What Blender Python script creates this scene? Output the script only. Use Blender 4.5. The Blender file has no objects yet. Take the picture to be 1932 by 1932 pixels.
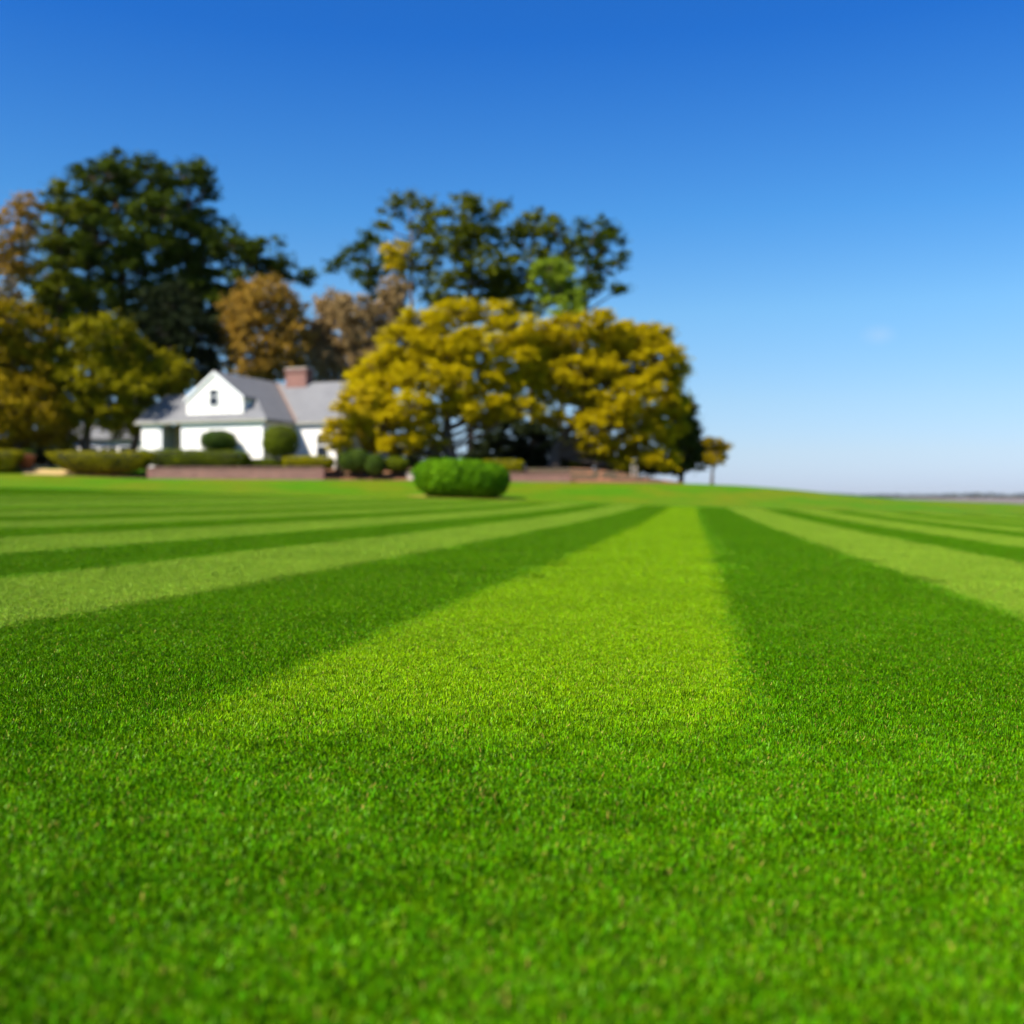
import bpy, bmesh, math, random
import numpy as np
from mathutils import Vector

R = math.radians
rng = np.random.default_rng(7)
random.seed(7)
S = bpy.context.scene
COL = S.collection

# ------------------------------------------------------------------ camera
CAM_H, F, CX, HY = 0.45, 2000.0, 966.0, 937.0        # focal length / centre / horizon in the photo's 1932-px frame
cam = bpy.data.cameras.new('camera')
cam_o = bpy.data.objects.new('camera', cam)
COL.objects.link(cam_o)
cam_o.location = (0, 0, CAM_H)
cam_o.rotation_euler = (R(90) - math.atan((CX - HY) / F), 0, 0)
cam.sensor_width = 36
cam.sensor_height = 36
cam.lens = 36 * F / 1932
cam.clip_start = 0.05
cam.clip_end = 20000
cam.dof.use_dof = True
cam.dof.focus_distance = 2.25
cam.dof.aperture_fstop = 2.4
cam.dof.aperture_blades = 7
S.camera = cam_o

# ------------------------------------------------------------------ world, sun, exposure
SUN_AZ, SUN_EL = R(232), R(48)        # compass bearing of the sun, clockwise from +Y (left, a little behind the camera)
W = bpy.data.worlds.new('World')
S.world = W
W.use_nodes = True
nt = W.node_tree
nt.nodes.clear()
sky = nt.nodes.new('ShaderNodeTexSky')
sky.sky_type = 'NISHITA'
sky.sun_disc = False
sky.sun_elevation = SUN_EL
sky.sun_rotation = SUN_AZ
sky.altitude = 0
sky.air_density = 1.0
sky.dust_density = 0.3
sky.ozone_density = 1.5
# clear spring air: the sky deepens quickly above a pale lavender horizon, the same all round
rampn = nt.nodes.new('ShaderNodeValToRGB')
el = rampn.color_ramp.elements
SKY = [(0.0126, (0.376, 0.465, 0.780)), (0.0405, (0.4155, 0.493, 0.709)), (0.0874, (0.423, 0.539, 0.697)),
       (0.1698, (0.3625, 0.602, 0.772)), (0.2529, (0.215, 0.5415, 0.828)), (0.3954, (0.075, 0.386, 0.866))]
el[0].position, el[1].position = SKY[0][0], SKY[-1][0]
for z_, c_ in SKY[1:-1]: el.new(z_)
for e_, (z_, c_) in zip(sorted(el, key=lambda e: e.position), SKY): e_.color = (*c_, 1)
sepz = nt.nodes.new('ShaderNodeSeparateXYZ')
skm = nt.nodes.new('ShaderNodeMix'); skm.data_type = 'RGBA'; skm.blend_type = 'MULTIPLY'; skm.inputs[0].default_value = 1
# one faint wisp of cloud low in the right of the sky
tc = nt.nodes.new('ShaderNodeTexCoord')
wd = Vector(((1655 - CX) / F, 1, (HY - 632) / F)).normalized()
vs = nt.nodes.new('ShaderNodeVectorMath'); vs.operation = 'SUBTRACT'; vs.inputs[1].default_value = wd
vm = nt.nodes.new('ShaderNodeVectorMath'); vm.operation = 'MULTIPLY'; vm.inputs[1].default_value = (58, 58, 95)
vl = nt.nodes.new('ShaderNodeVectorMath'); vl.operation = 'LENGTH'
mr = nt.nodes.new('ShaderNodeMapRange'); mr.inputs[1].default_value = 1.0; mr.inputs[2].default_value = 0.0
mr.inputs[3].default_value = 0.0; mr.inputs[4].default_value = 1.0
wn = nt.nodes.new('ShaderNodeTexNoise'); wn.inputs['Scale'].default_value = 55; wn.inputs['Detail'].default_value = 4
mm = nt.nodes.new('ShaderNodeMath'); mm.operation = 'MULTIPLY'
mm2 = nt.nodes.new('ShaderNodeMath'); mm2.operation = 'MULTIPLY'; mm2.inputs[1].default_value = 0.35
mx = nt.nodes.new('ShaderNodeMix'); mx.data_type = 'RGBA'
mx.inputs[7].default_value = (3.6, 4.1, 4.8, 1)
bg = nt.nodes.new('ShaderNodeBackground'); bg.inputs[1].default_value = 0.101
ow = nt.nodes.new('ShaderNodeOutputWorld')
L = nt.links.new
L(tc.outputs['Generated'], sepz.inputs[0]); L(sepz.outputs[2], rampn.inputs[0])
L(sky.outputs[0], skm.inputs[6]); L(rampn.outputs[0], skm.inputs[7])
L(tc.outputs['Generated'], vs.inputs[0]); L(vs.outputs[0], vm.inputs[0]); L(vm.outputs[0], vl.inputs[0])
L(vl.outputs['Value'], mr.inputs[0]); L(tc.outputs['Generated'], wn.inputs['Vector'])
L(mr.outputs[0], mm.inputs[0]); L(wn.outputs[0], mm.inputs[1]); L(mm.outputs[0], mm2.inputs[0])
L(mm2.outputs[0], mx.inputs[0]); L(skm.outputs[2], mx.inputs[6])
L(mx.outputs[2], bg.inputs[0]); L(bg.outputs[0], ow.inputs[0])

sun = bpy.data.lights.new('sun', 'SUN')
sun.energy = 5.0
sun.angle = R(0.5)
sun.color = (1.0, 0.94, 0.84)
sun_o = bpy.data.objects.new('sun', sun)
COL.objects.link(sun_o)
sd = Vector((math.sin(SUN_AZ) * math.cos(SUN_EL), math.cos(SUN_AZ) * math.cos(SUN_EL), math.sin(SUN_EL)))
sun_o.rotation_euler = (-sd).to_track_quat('-Z', 'Y').to_euler()
sun_o.location = (0, 0, 60)

S.view_settings.view_transform = 'Standard'
S.view_settings.look = 'None'
S.view_settings.gamma = 1
S.view_settings.use_curve_mapping = False
S.view_settings.exposure = 0.95
S.render.engine = 'CYCLES'
S.cycles.use_denoising = True
S.cycles.max_bounces = 6
S.cycles.diffuse_bounces = 3
S.cycles.glossy_bounces = 2
S.cycles.transmission_bounces = 3
S.cycles.transparent_max_bounces = 4
S.cycles.caustics_reflective = False
S.cycles.caustics_refractive = False

# ------------------------------------------------------------------ helpers
def sm(t):
    t = np.clip(t, 0, 1)
    return t * t * (3 - 2 * t)

def px(x, y, Y):
    """point of the photo's 1932-px frame at distance Y"""
    return np.array(((x - CX) / F * Y, Y, CAM_H + (HY - y) / F * Y))

_tx = np.array([-1200, 0, 110, 278, 610, 780, 900, 1075, 1300, 1400, 1500, 1600, 1700, 1932, 2600.])
_ty = np.array([886, 894, 896, 903, 905.5, 906, 908, 910, 912, 916, 924, 934.5, 942, 951, 960.])
_bx = (_tx - CX) / F * 64
_bz = CAM_H + (HY - _ty) / F * 64
def _base(X, Y):
    return -0.028 * np.clip(X, -45, 45) + 0.0002 * np.clip(Y - 10, 0, 54) ** 2
_bb = _bz - _base(_bx, np.full_like(_bx, 64.0))
def terrain(X, Y):
    X = np.asarray(X, float); Y = np.asarray(Y, float)
    z = _base(X, Y) + sm((Y - 49) / 15) * np.interp(X, _bx, _bb)
    z = z + sm((Y - 64.6) / 2.0) * (np.clip(2.2 - z, -3, 3)) * sm((-X + 12) / 8)
    z = z - sm((X - 9) / 22) * sm((Y - 68) / 60) * 13
    z = z - (1 - sm((X - 9) / 22)) * sm((Y - 120) / 60) * 13
    return z

def tag(o, label=None, cat=None, group=None, kind=None):
    if label: o['label'] = label
    if cat: o['category'] = cat
    if group: o['group'] = group
    if kind: o['kind'] = kind
    return o

def empty(name, loc, label, cat, group=None):
    o = bpy.data.objects.new(name, None)
    o.empty_display_size = 0.3
    COL.objects.link(o)
    o.location = loc
    return tag(o, label, cat, group)

def mesh_obj(name, V, faces, mat, parent=None, smooth=False):
    """V (n,3) in world coordinates; faces an (m,k) array or list of index lists"""
    V = np.asarray(V, float)
    me = bpy.data.meshes.new(name)
    if isinstance(faces, np.ndarray):
        m, k = faces.shape
        me.vertices.add(len(V)); me.vertices.foreach_set('co', V.astype('f4').ravel())
        me.loops.add(m * k); me.loops.foreach_set('vertex_index', faces.astype('i4').ravel())
        me.polygons.add(m)
        me.polygons.foreach_set('loop_start', np.arange(0, m * k, k, dtype='i4'))
        if smooth: me.polygons.foreach_set('use_smooth', np.ones(m, bool))
        me.update(calc_edges=True)
    else:
        me.from_pydata([tuple(v) for v in V], [], faces)
        if smooth: me.polygons.foreach_set('use_smooth', np.ones(len(me.polygons), bool))
    me.materials.append(mat)
    o = bpy.data.objects.new(name, me)
    COL.objects.link(o)
    if parent is not None:
        o.parent = parent
        p = parent; off = Vector((0, 0, 0))
        while p is not None:
            off += p.location; p = p.parent
        me.transform(__import__('mathutils').Matrix.Translation(-off))
    return o

class MB:
    """collects shapes into one mesh"""
    def __init__(s): s.v = []; s.f = []; s.n = 0
    def add(s, V, Fs):
        s.v.append(np.asarray(V, float)); s.f += [[i + s.n for i in f] for f in Fs]; s.n += len(V)
    def hexa(s, p):      # 8 points: bottom 4 ccw, top 4 ccw
        s.add(p, [[3, 2, 1, 0], [4, 5, 6, 7], [0, 1, 5, 4], [1, 2, 6, 5], [2, 3, 7, 6], [3, 0, 4, 7]])
    def box(s, x0, x1, y0, y1, z0, z1, fr=None):
        p = np.array([(x0, y0, z0), (x1, y0, z0), (x1, y1, z0), (x0, y1, z0), (x0, y0, z1), (x1, y0, z1), (x1, y1, z1), (x0, y1, z1)], float)
        s.hexa(fr(p) if fr else p)
    def slab(s, poly, t, fr=None):
        """polygon extruded straight down by t"""
        P = np.asarray(poly, float)
        if fr: P = fr(P)
        n = len(P); Q = P - np.array((0, 0, t))
        s.add(np.vstack([P, Q]), [list(range(n)), list(range(2 * n - 1, n - 1, -1))] + [[i, i + n, (i + 1) % n + n, (i + 1) % n] for i in range(n)])
    def tube(s, pts, rad, k=7):
        pts = np.asarray(pts, float); rad = np.broadcast_to(rad, len(pts))
        V = []
        for i, p in enumerate(pts):
            t = pts[min(i + 1, len(pts) - 1)] - pts[max(i - 1, 0)]
            t = t / (np.linalg.norm(t) + 1e-9)
            a = np.cross(t, (0.13, 0.99, 0.05)); a /= np.linalg.norm(a) + 1e-9
            b = np.cross(t, a)
            for j in range(k):
                w = 2 * math.pi * j / k
                V.append(p + rad[i] * (a * math.cos(w) + b * math.sin(w)))
        fs = []
        for i in range(len(pts) - 1):
            for j in range(k):
                fs.append([i * k + j, i * k + (j + 1) % k, (i + 1) * k + (j + 1) % k, (i + 1) * k + j])
        fs += [list(range(k - 1, -1, -1)), [(len(pts) - 1) * k + j for j in range(k)]]
        s.add(V, fs)
    def build(s, name, mat, parent=None, smooth=False):
        return mesh_obj(name, np.vstack(s.v), s.f, mat, parent, smooth)

# ------------------------------------------------------------------ materials
def new_mat(name):
    m = bpy.data.materials.new(name); m.use_nodes = True
    return m, m.node_tree, m.node_tree.nodes['Principled BSDF']

def nmath(t, op, a, b=None, clamp=False):
    n = t.nodes.new('ShaderNodeMath'); n.operation = op; n.use_clamp = clamp
    for i, v in enumerate((a, b)):
        if v is None: continue
        if isinstance(v, (int, float)): n.inputs[i].default_value = v
        else: t.links.new(v, n.inputs[i])
    return n.outputs[0]

def nmix(t, fac, a, b, mode='MIX'):
    n = t.nodes.new('ShaderNodeMix'); n.data_type = 'RGBA'; n.blend_type = mode
    for i, v in ((0, fac), (6, a), (7, b)):
        if isinstance(v, (int, float)): n.inputs[i].default_value = v
        elif isinstance(v, tuple): n.inputs[i].default_value = (*v, 1) if len(v) == 3 else v
        else: t.links.new(v, n.inputs[i])
    return n.outputs[2]

def nnoise(t, scale, detail=3, vec=None, rough=0.55):
    n = t.nodes.new('ShaderNodeTexNoise'); n.inputs['Scale'].default_value = scale
    n.inputs['Detail'].default_value = detail; n.inputs['Roughness'].default_value = rough
    if vec is not None: t.links.new(vec, n.inputs['Vector'])
    return n.outputs[0]

def nmap(t, v, a, b, c=0.0, d=1.0, smooth=False):
    n = t.nodes.new('ShaderNodeMapRange')
    if smooth: n.interpolation_type = 'SMOOTHSTEP'
    t.links.new(v, n.inputs[0])
    for i, q in enumerate((a, b, c, d)): n.inputs[i + 1].default_value = q
    return n.outputs[0]

def plain_mat(name, col, rough=0.8, var=0.15, scale=3.0, bump=0.0, spec=0.3):
    m, t, b = new_mat(name)
    g = t.nodes.new('ShaderNodeNewGeometry')
    n = nnoise(t, scale, 4, g.outputs['Position'])
    c = nmix(t, n, tuple(q * (1 - var) for q in col), tuple(min(1, q * (1 + var)) for q in col))
    t.links.new(c, b.inputs['Base Color'])
    b.inputs['Roughness'].default_value = rough
    b.inputs['Specular IOR Level'].default_value = spec
    if bump:
        bp = t.nodes.new('ShaderNodeBump'); bp.inputs['Strength'].default_value = bump
        bp.inputs['Distance'].default_value = 0.02
        t.links.new(n, bp.inputs['Height']); t.links.new(bp.outputs[0], b.inputs['Normal'])
    return m

def leaf_mat(name, c1, c2, trans=0.3, accent=None, acc=0.0, scale=0.9):
    """leaf colour varying per leaf and by slow noise"""
    m, t, b = new_mat(name)
    g = t.nodes.new('ShaderNodeNewGeometry')
    n = nmap(t, nnoise(t, scale, 3, g.outputs['Position']), 0.35, 0.65)
    f = nmath(t, 'ADD', nmath(t, 'MULTIPLY', n, 0.6), nmath(t, 'MULTIPLY', g.outputs['Random Per Island'], 0.4), True)
    c = nmix(t, f, c1, c2)
    if accent:
        k = nmap(t, nnoise(t, 0.35, 2, g.outputs['Position']), 0.62 - acc, 0.70 - acc)
        c = nmix(t, k, c, accent)
    t.links.new(c, b.inputs['Base Color'])
    b.inputs['Roughness'].default_value = 0.6
    b.inputs['Specular IOR Level'].default_value = 0.03
    tr = t.nodes.new('ShaderNodeBsdfTranslucent'); t.links.new(c, tr.inputs[0])
    ms = t.nodes.new('ShaderNodeMixShader'); ms.inputs[0].default_value = trans
    t.links.new(b.outputs[0], ms.inputs[1]); t.links.new(tr.outputs[0], ms.inputs[2])
    t.links.new(ms.outputs[0], t.nodes['Material Output'].inputs[0])
    return m

# mown stripes: borders of the mower passes across the lawn (metres, measured across the passes)
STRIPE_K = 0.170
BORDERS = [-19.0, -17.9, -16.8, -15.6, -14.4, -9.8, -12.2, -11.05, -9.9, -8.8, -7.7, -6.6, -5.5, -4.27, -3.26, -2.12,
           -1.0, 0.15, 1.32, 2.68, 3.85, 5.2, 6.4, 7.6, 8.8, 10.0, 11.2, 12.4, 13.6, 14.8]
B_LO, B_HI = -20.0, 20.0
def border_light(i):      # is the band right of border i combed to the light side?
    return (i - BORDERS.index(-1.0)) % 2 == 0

def turf_colour(t, per_blade=None):
    """colour of the turf from the world position: painted sheen of the mower stripes, front cross pass, yellowed bank"""
    g = t.nodes.new('ShaderNodeNewGeometry')
    pos = g.outputs['Position']
    sp = t.nodes.new('ShaderNodeSeparateXYZ'); t.links.new(pos, sp.inputs[0])
    X, Y = sp.outputs[0], sp.outputs[1]
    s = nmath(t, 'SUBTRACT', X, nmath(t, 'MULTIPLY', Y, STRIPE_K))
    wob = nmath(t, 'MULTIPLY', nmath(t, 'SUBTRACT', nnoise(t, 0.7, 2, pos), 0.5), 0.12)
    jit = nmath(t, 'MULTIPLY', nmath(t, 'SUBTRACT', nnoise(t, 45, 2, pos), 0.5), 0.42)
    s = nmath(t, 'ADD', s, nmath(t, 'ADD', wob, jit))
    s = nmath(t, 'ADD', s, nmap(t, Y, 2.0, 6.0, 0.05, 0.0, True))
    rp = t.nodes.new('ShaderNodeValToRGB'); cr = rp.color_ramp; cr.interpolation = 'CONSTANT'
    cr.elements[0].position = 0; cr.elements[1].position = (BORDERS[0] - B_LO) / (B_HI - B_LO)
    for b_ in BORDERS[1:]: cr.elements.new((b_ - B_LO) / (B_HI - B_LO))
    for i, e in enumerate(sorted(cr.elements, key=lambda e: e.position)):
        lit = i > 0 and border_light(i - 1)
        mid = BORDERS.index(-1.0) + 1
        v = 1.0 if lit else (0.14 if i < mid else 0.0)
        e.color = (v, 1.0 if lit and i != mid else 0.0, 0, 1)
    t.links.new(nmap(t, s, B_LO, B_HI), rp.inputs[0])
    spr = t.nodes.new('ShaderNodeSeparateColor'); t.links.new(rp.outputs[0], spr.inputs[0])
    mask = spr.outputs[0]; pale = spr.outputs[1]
    weak = nmap(t, s, -8.0, -4.0, 0.55, 0.0, True)      # painted stripe sheen weakened at left, where the lean is seen differently
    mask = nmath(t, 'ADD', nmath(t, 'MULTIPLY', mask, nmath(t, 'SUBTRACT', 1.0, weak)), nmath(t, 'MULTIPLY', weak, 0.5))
    # cross pass at the front
    yj = nmath(t, 'ADD', Y, nmath(t, 'ADD', nmath(t, 'MULTIPLY', nmath(t, 'SUBTRACT', nnoise(t, 1.6, 3, pos), 0.5), 0.5), nmath(t, 'MULTIPLY', X, -0.16)))
    fr = nmap(t, yj, 1.6, 2.5, 0, 1, True)
    mask = nmath(t, 'ADD', nmath(t, 'MULTIPLY', mask, fr), nmath(t, 'MULTIPLY', nmath(t, 'SUBTRACT', 1.0, fr), 0.0))
    # bank beyond the mown green
    yb = nmath(t, 'ADD', Y, nmath(t, 'MULTIPLY', nmath(t, 'SUBTRACT', nnoise(t, 0.12, 2, pos), 0.5), 4.0))
    far = nmap(t, yb, 42.5, 44.5, 0, 1, True)
    mask = nmath(t, 'ADD', nmath(t, 'MULTIPLY', mask, nmath(t, 'SUBTRACT', 1.0, far)), nmath(t, 'MULTIPLY', far, 0.0))
    c = nmix(t, mask, TURF_DARK, TURF_SHEEN)  # light and dark sheen of leaning blades painted into the base colour
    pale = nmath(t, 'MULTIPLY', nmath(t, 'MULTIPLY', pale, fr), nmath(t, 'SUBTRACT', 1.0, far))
    c = nmix(t, nmath(t, 'MULTIPLY', pale, 0.8), c, (0.165, 0.285, 0.022))  # paler sheen painted onto the light passes beside the centre one
    yel = nmath(t, 'MULTIPLY', far, nmap(t, nnoise(t, 0.22, 4, pos, 0.65), 0.38, 0.62))
    c = nmix(t, nmath(t, 'MULTIPLY', yel, 0.8), c, (0.19, 0.17, 0.004))
    big = nnoise(t, 1.1, 4, pos)
    c = nmix(t, nmap(t, big, 0.3, 0.7, 0.0, 0.35), c, (0.032, 0.115, 0.001))
    tuft = nnoise(t, 38, 2, pos)          # yellower tufts, and darker ones painting shade between blades, a few centimetres across
    c = nmix(t, nmap(t, tuft, 0.56, 0.74, 0.0, 0.4), c, (0.16, 0.25, 0.001))
    c = nmix(t, nmap(t, nnoise(t, 29, 2, pos), 0.55, 0.75, 0.0, 0.6), c, (0.012, 0.06, 0.001))
    return c, mask, g

TURF_SHEEN = (0.145, 0.30, 0.0005)  # base colour with the sheen of blades leaning away painted in
TURF_DARK = (0.059, 0.206, 0.0004)  # base colour painted darker, as for blades leaning towards the viewer

def make_ground_mat():
    m, t, b = new_mat('turf_ground')
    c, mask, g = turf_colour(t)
    f = nnoise(t, 160, 4, g.outputs['Position'])
    c = nmix(t, nmap(t, f, 0.3, 0.7, 0, 0.45), c, (0.03, 0.07, 0.004))
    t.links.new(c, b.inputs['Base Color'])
    b.inputs['Roughness'].default_value = 0.9
    b.inputs['Specular IOR Level'].default_value = 0.05
    bp = t.nodes.new('ShaderNodeBump'); bp.inputs['Strength'].default_value = 0.6; bp.inputs['Distance'].default_value = 0.015
    t.links.new(f, bp.inputs['Height']); t.links.new(bp.outputs[0], b.inputs['Normal'])
    return m

def make_blade_mat():
    m, t, b = new_mat('grass_blade')
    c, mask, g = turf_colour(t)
    isl = g.outputs['Random Per Island']
    oi = t.nodes.new('ShaderNodeObjectInfo')
    v = nmath(t, 'FRACT', nmath(t, 'ADD', isl, nmath(t, 'MULTIPLY', oi.outputs['Random'], 7.31)))
    hs = t.nodes.new('ShaderNodeHueSaturation')
    t.links.new(c, hs.inputs['Color'])
    t.links.new(nmap(t, v, 0, 1, 0.468, 0.512), hs.inputs['Hue'])
    t.links.new(nmap(t, nmath(t, 'FRACT', nmath(t, 'MULTIPLY', v, 17.3)), 0, 1, 0.22, 1.95), hs.inputs['Value'])  # wide spread paints in lit blades and the dark gaps between them
    c = hs.outputs[0]
    dry = nmath(t, 'GREATER_THAN', nmath(t, 'FRACT', nmath(t, 'MULTIPLY', v, 5.7)), 0.978)
    c = nmix(t, dry, c, (0.36, 0.28, 0.05))
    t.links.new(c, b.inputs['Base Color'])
    b.inputs['Roughness'].default_value = 0.34
    b.inputs['Specular Tint'].default_value = (0.75, 1.0, 0.35, 1)
    b.inputs['Specular IOR Level'].default_value = 0.10
    tr = t.nodes.new('ShaderNodeBsdfTranslucent'); t.links.new(c, tr.inputs[0])
    ms = t.nodes.new('ShaderNodeMixShader'); ms.inputs[0].default_value = 0.14
    t.links.new(b.outputs[0], ms.inputs[1]); t.links.new(tr.outputs[0], ms.inputs[2])
    t.links.new(ms.outputs[0], t.nodes['Material Output'].inputs[0])
    return m

M = {}
M['ground'] = make_ground_mat()
M['blade'] = make_blade_mat()
M['bark'] = plain_mat('bark', (0.085, 0.062, 0.045), 0.95, 0.4, 6, 0.5)
M['pine_bark'] = plain_mat('pine_bark', (0.11, 0.065, 0.045), 0.95, 0.4, 5, 0.5)
M['white'] = plain_mat('white_paint', (0.88, 0.84, 0.77), 0.6, 0.04, 1.2)
M['trim'] = plain_mat('white_trim', (0.82, 0.81, 0.79), 0.5, 0.03, 2)
M['green_trim'] = plain_mat('grey_green_gutter', (0.36, 0.34, 0.28), 0.5, 0.08, 2)
M['wood'] = plain_mat('porch_wall', (0.52, 0.36, 0.20), 0.8, 0.2, 2)
M['dark_door'] = plain_mat('door_paint', (0.10, 0.08, 0.07), 0.5, 0.2, 3)
M['stone'] = plain_mat('pale_stone', (0.52, 0.45, 0.36), 0.9, 0.2, 4, 0.3)
M['sand'] = plain_mat('sandy_bed', (0.42, 0.29, 0.11), 0.95, 0.3, 2.5, 0.4)
M['mulch'] = plain_mat('mulch', (0.20, 0.085, 0.04), 0.95, 0.4, 6, 0.5)
M['litter'] = plain_mat('leaf_litter', (0.06, 0.042, 0.022), 0.95, 0.4, 3, 0.4)
M['straw'] = plain_mat('straw', (0.27, 0.20, 0.02), 0.95, 0.35, 5, 0.4)
M['core'] = plain_mat('dark_core', (0.02, 0.022, 0.01), 0.95, 0.3, 5)  # for the added shrub cores that block light behind the leaves
M['copper'] = plain_mat('rusty_valley', (0.21, 0.14, 0.105), 0.7, 0.25, 3)
M['terracotta'] = plain_mat('terracotta', (0.34, 0.11, 0.06), 0.85, 0.2, 4)
M['marsh'] = plain_mat('marsh', (0.15, 0.12, 0.10), 0.95, 0.25, 0.02)

def brick_mat(name, scale=1.0):
    m, t, b = new_mat(name)
    tcn = t.nodes.new('ShaderNodeTexCoord')
    sp = t.nodes.new('ShaderNodeSeparateXYZ'); t.links.new(tcn.outputs['Object'], sp.inputs[0])
    cb = t.nodes.new('ShaderNodeCombineXYZ')
    t.links.new(nmath(t, 'ADD', sp.outputs[0], sp.outputs[1]), cb.inputs[0]); t.links.new(sp.outputs[2], cb.inputs[1])
    n = t.nodes.new('ShaderNodeTexBrick'); t.links.new(cb.outputs[0], n.inputs['Vector'])
    n.inputs['Scale'].default_value = 1.0
    n.inputs['Brick Width'].default_value = 0.21; n.inputs['Row Height'].default_value = 0.075
    n.inputs['Mortar Size'].default_value = 0.009
    n.inputs['Color1'].default_value = (0.235, 0.085, 0.065, 1); n.inputs['Color2'].default_value = (0.16, 0.06, 0.048, 1)
    n.inputs['Mortar'].default_value = (0.26, 0.18, 0.145, 1)
    c = nmix(t, nmap(t, nnoise(t, 1.3, 4, tcn.outputs['Object']), 0.4, 0.75, 0, 0.4), n.outputs[0], (0.35, 0.18, 0.13))
    t.links.new(c, b.inputs['Base Color']); b.inputs['Roughness'].default_value = 0.9
    bp = t.nodes.new('ShaderNodeBump'); bp.inputs['Strength'].default_value = 0.5; bp.inputs['Distance'].default_value = 0.01
    bp.invert = True
    t.links.new(n.outputs['Fac'], bp.inputs['Height']); t.links.new(bp.outputs[0], b.inputs['Normal'])
    return m
M['brick'] = brick_mat('red_brick')

def shingle_mat():
    m, t, b = new_mat('grey_shingle')
    tcn = t.nodes.new('ShaderNodeTexCoord')
    sp = t.nodes.new('ShaderNodeSeparateXYZ'); t.links.new(tcn.outputs['Object'], sp.inputs[0])
    cb = t.nodes.new('ShaderNodeCombineXYZ')
    t.links.new(nmath(t, 'ADD', sp.outputs[0], nmath(t, 'MULTIPLY', sp.outputs[1], 0.6)), cb.inputs[0]); t.links.new(sp.outputs[2], cb.inputs[1])
    n = t.nodes.new('ShaderNodeTexBrick'); t.links.new(cb.outputs[0], n.inputs['Vector'])
    n.inputs['Scale'].default_value = 1; n.inputs['Brick Width'].default_value = 0.3; n.inputs['Row Height'].default_value = 0.09
    n.inputs['Mortar Size'].default_value = 0.012
    n.inputs['Color1'].default_value = (0.175, 0.175, 0.177, 1); n.inputs['Color2'].default_value = (0.14, 0.14, 0.142, 1)
    n.inputs['Mortar'].default_value = (0.09, 0.09, 0.095, 1)
    c = nmix(t, nmap(t, nnoise(t, 0.7, 5, tcn.outputs['Object']), 0.35, 0.7, 0, 0.4), n.outputs[0], (0.20, 0.197, 0.19))
    t.links.new(c, b.inputs['Base Color']); b.inputs['Roughness'].default_value = 0.85
    return m
M['roof'] = shingle_mat()

m_, t_, b_ = new_mat('window_glass')
b_.inputs['Base Color'].default_value = (0.02, 0.025, 0.035, 1); b_.inputs['Roughness'].default_value = 0.15; b_.inputs['Specular IOR Level'].default_value = 0.2
M['glass'] = m_
m_, t_, b_ = new_mat('river_water')
b_.inputs['Base Color'].default_value = (0.05, 0.08, 0.11, 1); b_.inputs['Roughness'].default_value = 0.12
g_ = t_.nodes.new('ShaderNodeNewGeometry')
bp_ = t_.nodes.new('ShaderNodeBump'); bp_.inputs['Strength'].default_value = 0.3
t_.links.new(nnoise(t_, 0.6, 3, g_.outputs['Position']), bp_.inputs['Height']); t_.links.new(bp_.outputs[0], b_.inputs['Normal'])
M['water'] = m_

M['pine'] = leaf_mat('pine_needles', (0.012, 0.027, 0.002), (0.080, 0.108, 0.003), 0.15)
M['pine_olive'] = leaf_mat('olive_pine_needles', (0.020, 0.036, 0.002), (0.165, 0.175, 0.002), 0.2)
M['oak'] = leaf_mat('golden_oak_leaves', (0.30, 0.225, 0.001), (0.70, 0.56, 0.002), 0.45)
M['oak_deep'] = leaf_mat('deep_golden_oak_leaves', (0.27, 0.20, 0.001), (0.64, 0.50, 0.002), 0.45)
M['olive'] = leaf_mat('olive_oak_leaves', (0.07, 0.068, 0.002), (0.32, 0.28, 0.002), 0.25)
M['olive_warm'] = leaf_mat('warm_olive_oak_leaves', (0.11, 0.078, 0.002), (0.36, 0.25, 0.002), 0.25)
M['orange'] = leaf_mat('russet_leaves', (0.20, 0.13, 0.030), (0.50, 0.29, 0.030), 0.35)
M['mossy'] = leaf_mat('brown_twigs_and_moss', (0.22, 0.16, 0.075), (0.44, 0.29, 0.11), 0.35)
M['yellow'] = leaf_mat('bright_yellow_leaves', (0.36, 0.26, 0.005), (0.62, 0.46, 0.003), 0.35)
M['lime'] = leaf_mat('fresh_lime_leaves', (0.13, 0.20, 0.01), (0.33, 0.42, 0.025), 0.35)
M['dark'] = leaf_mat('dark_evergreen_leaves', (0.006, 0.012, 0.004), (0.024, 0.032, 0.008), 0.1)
M['cedar'] = leaf_mat('cedar_leaves', (0.03, 0.038, 0.006), (0.11, 0.11, 0.006), 0.15)
M['box'] = leaf_mat('boxwood_leaves', (0.036, 0.115, 0.002), (0.13, 0.28, 0.003), 0.2)
M['hedge'] = leaf_mat('hedge_leaves', (0.075, 0.08, 0.002), (0.33, 0.29, 0.003), 0.2)
M['hedge_green'] = leaf_mat('green_hedge_leaves', (0.045, 0.065, 0.003), (0.15, 0.18, 0.003), 0.2)
M['topiary'] = leaf_mat('topiary_leaves', (0.03, 0.06, 0.008), (0.10, 0.15, 0.012), 0.2)
M['far'] = leaf_mat('far_trees', (0.03, 0.04, 0.025), (0.08, 0.085, 0.045), 0.1, scale=0.02)

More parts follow.
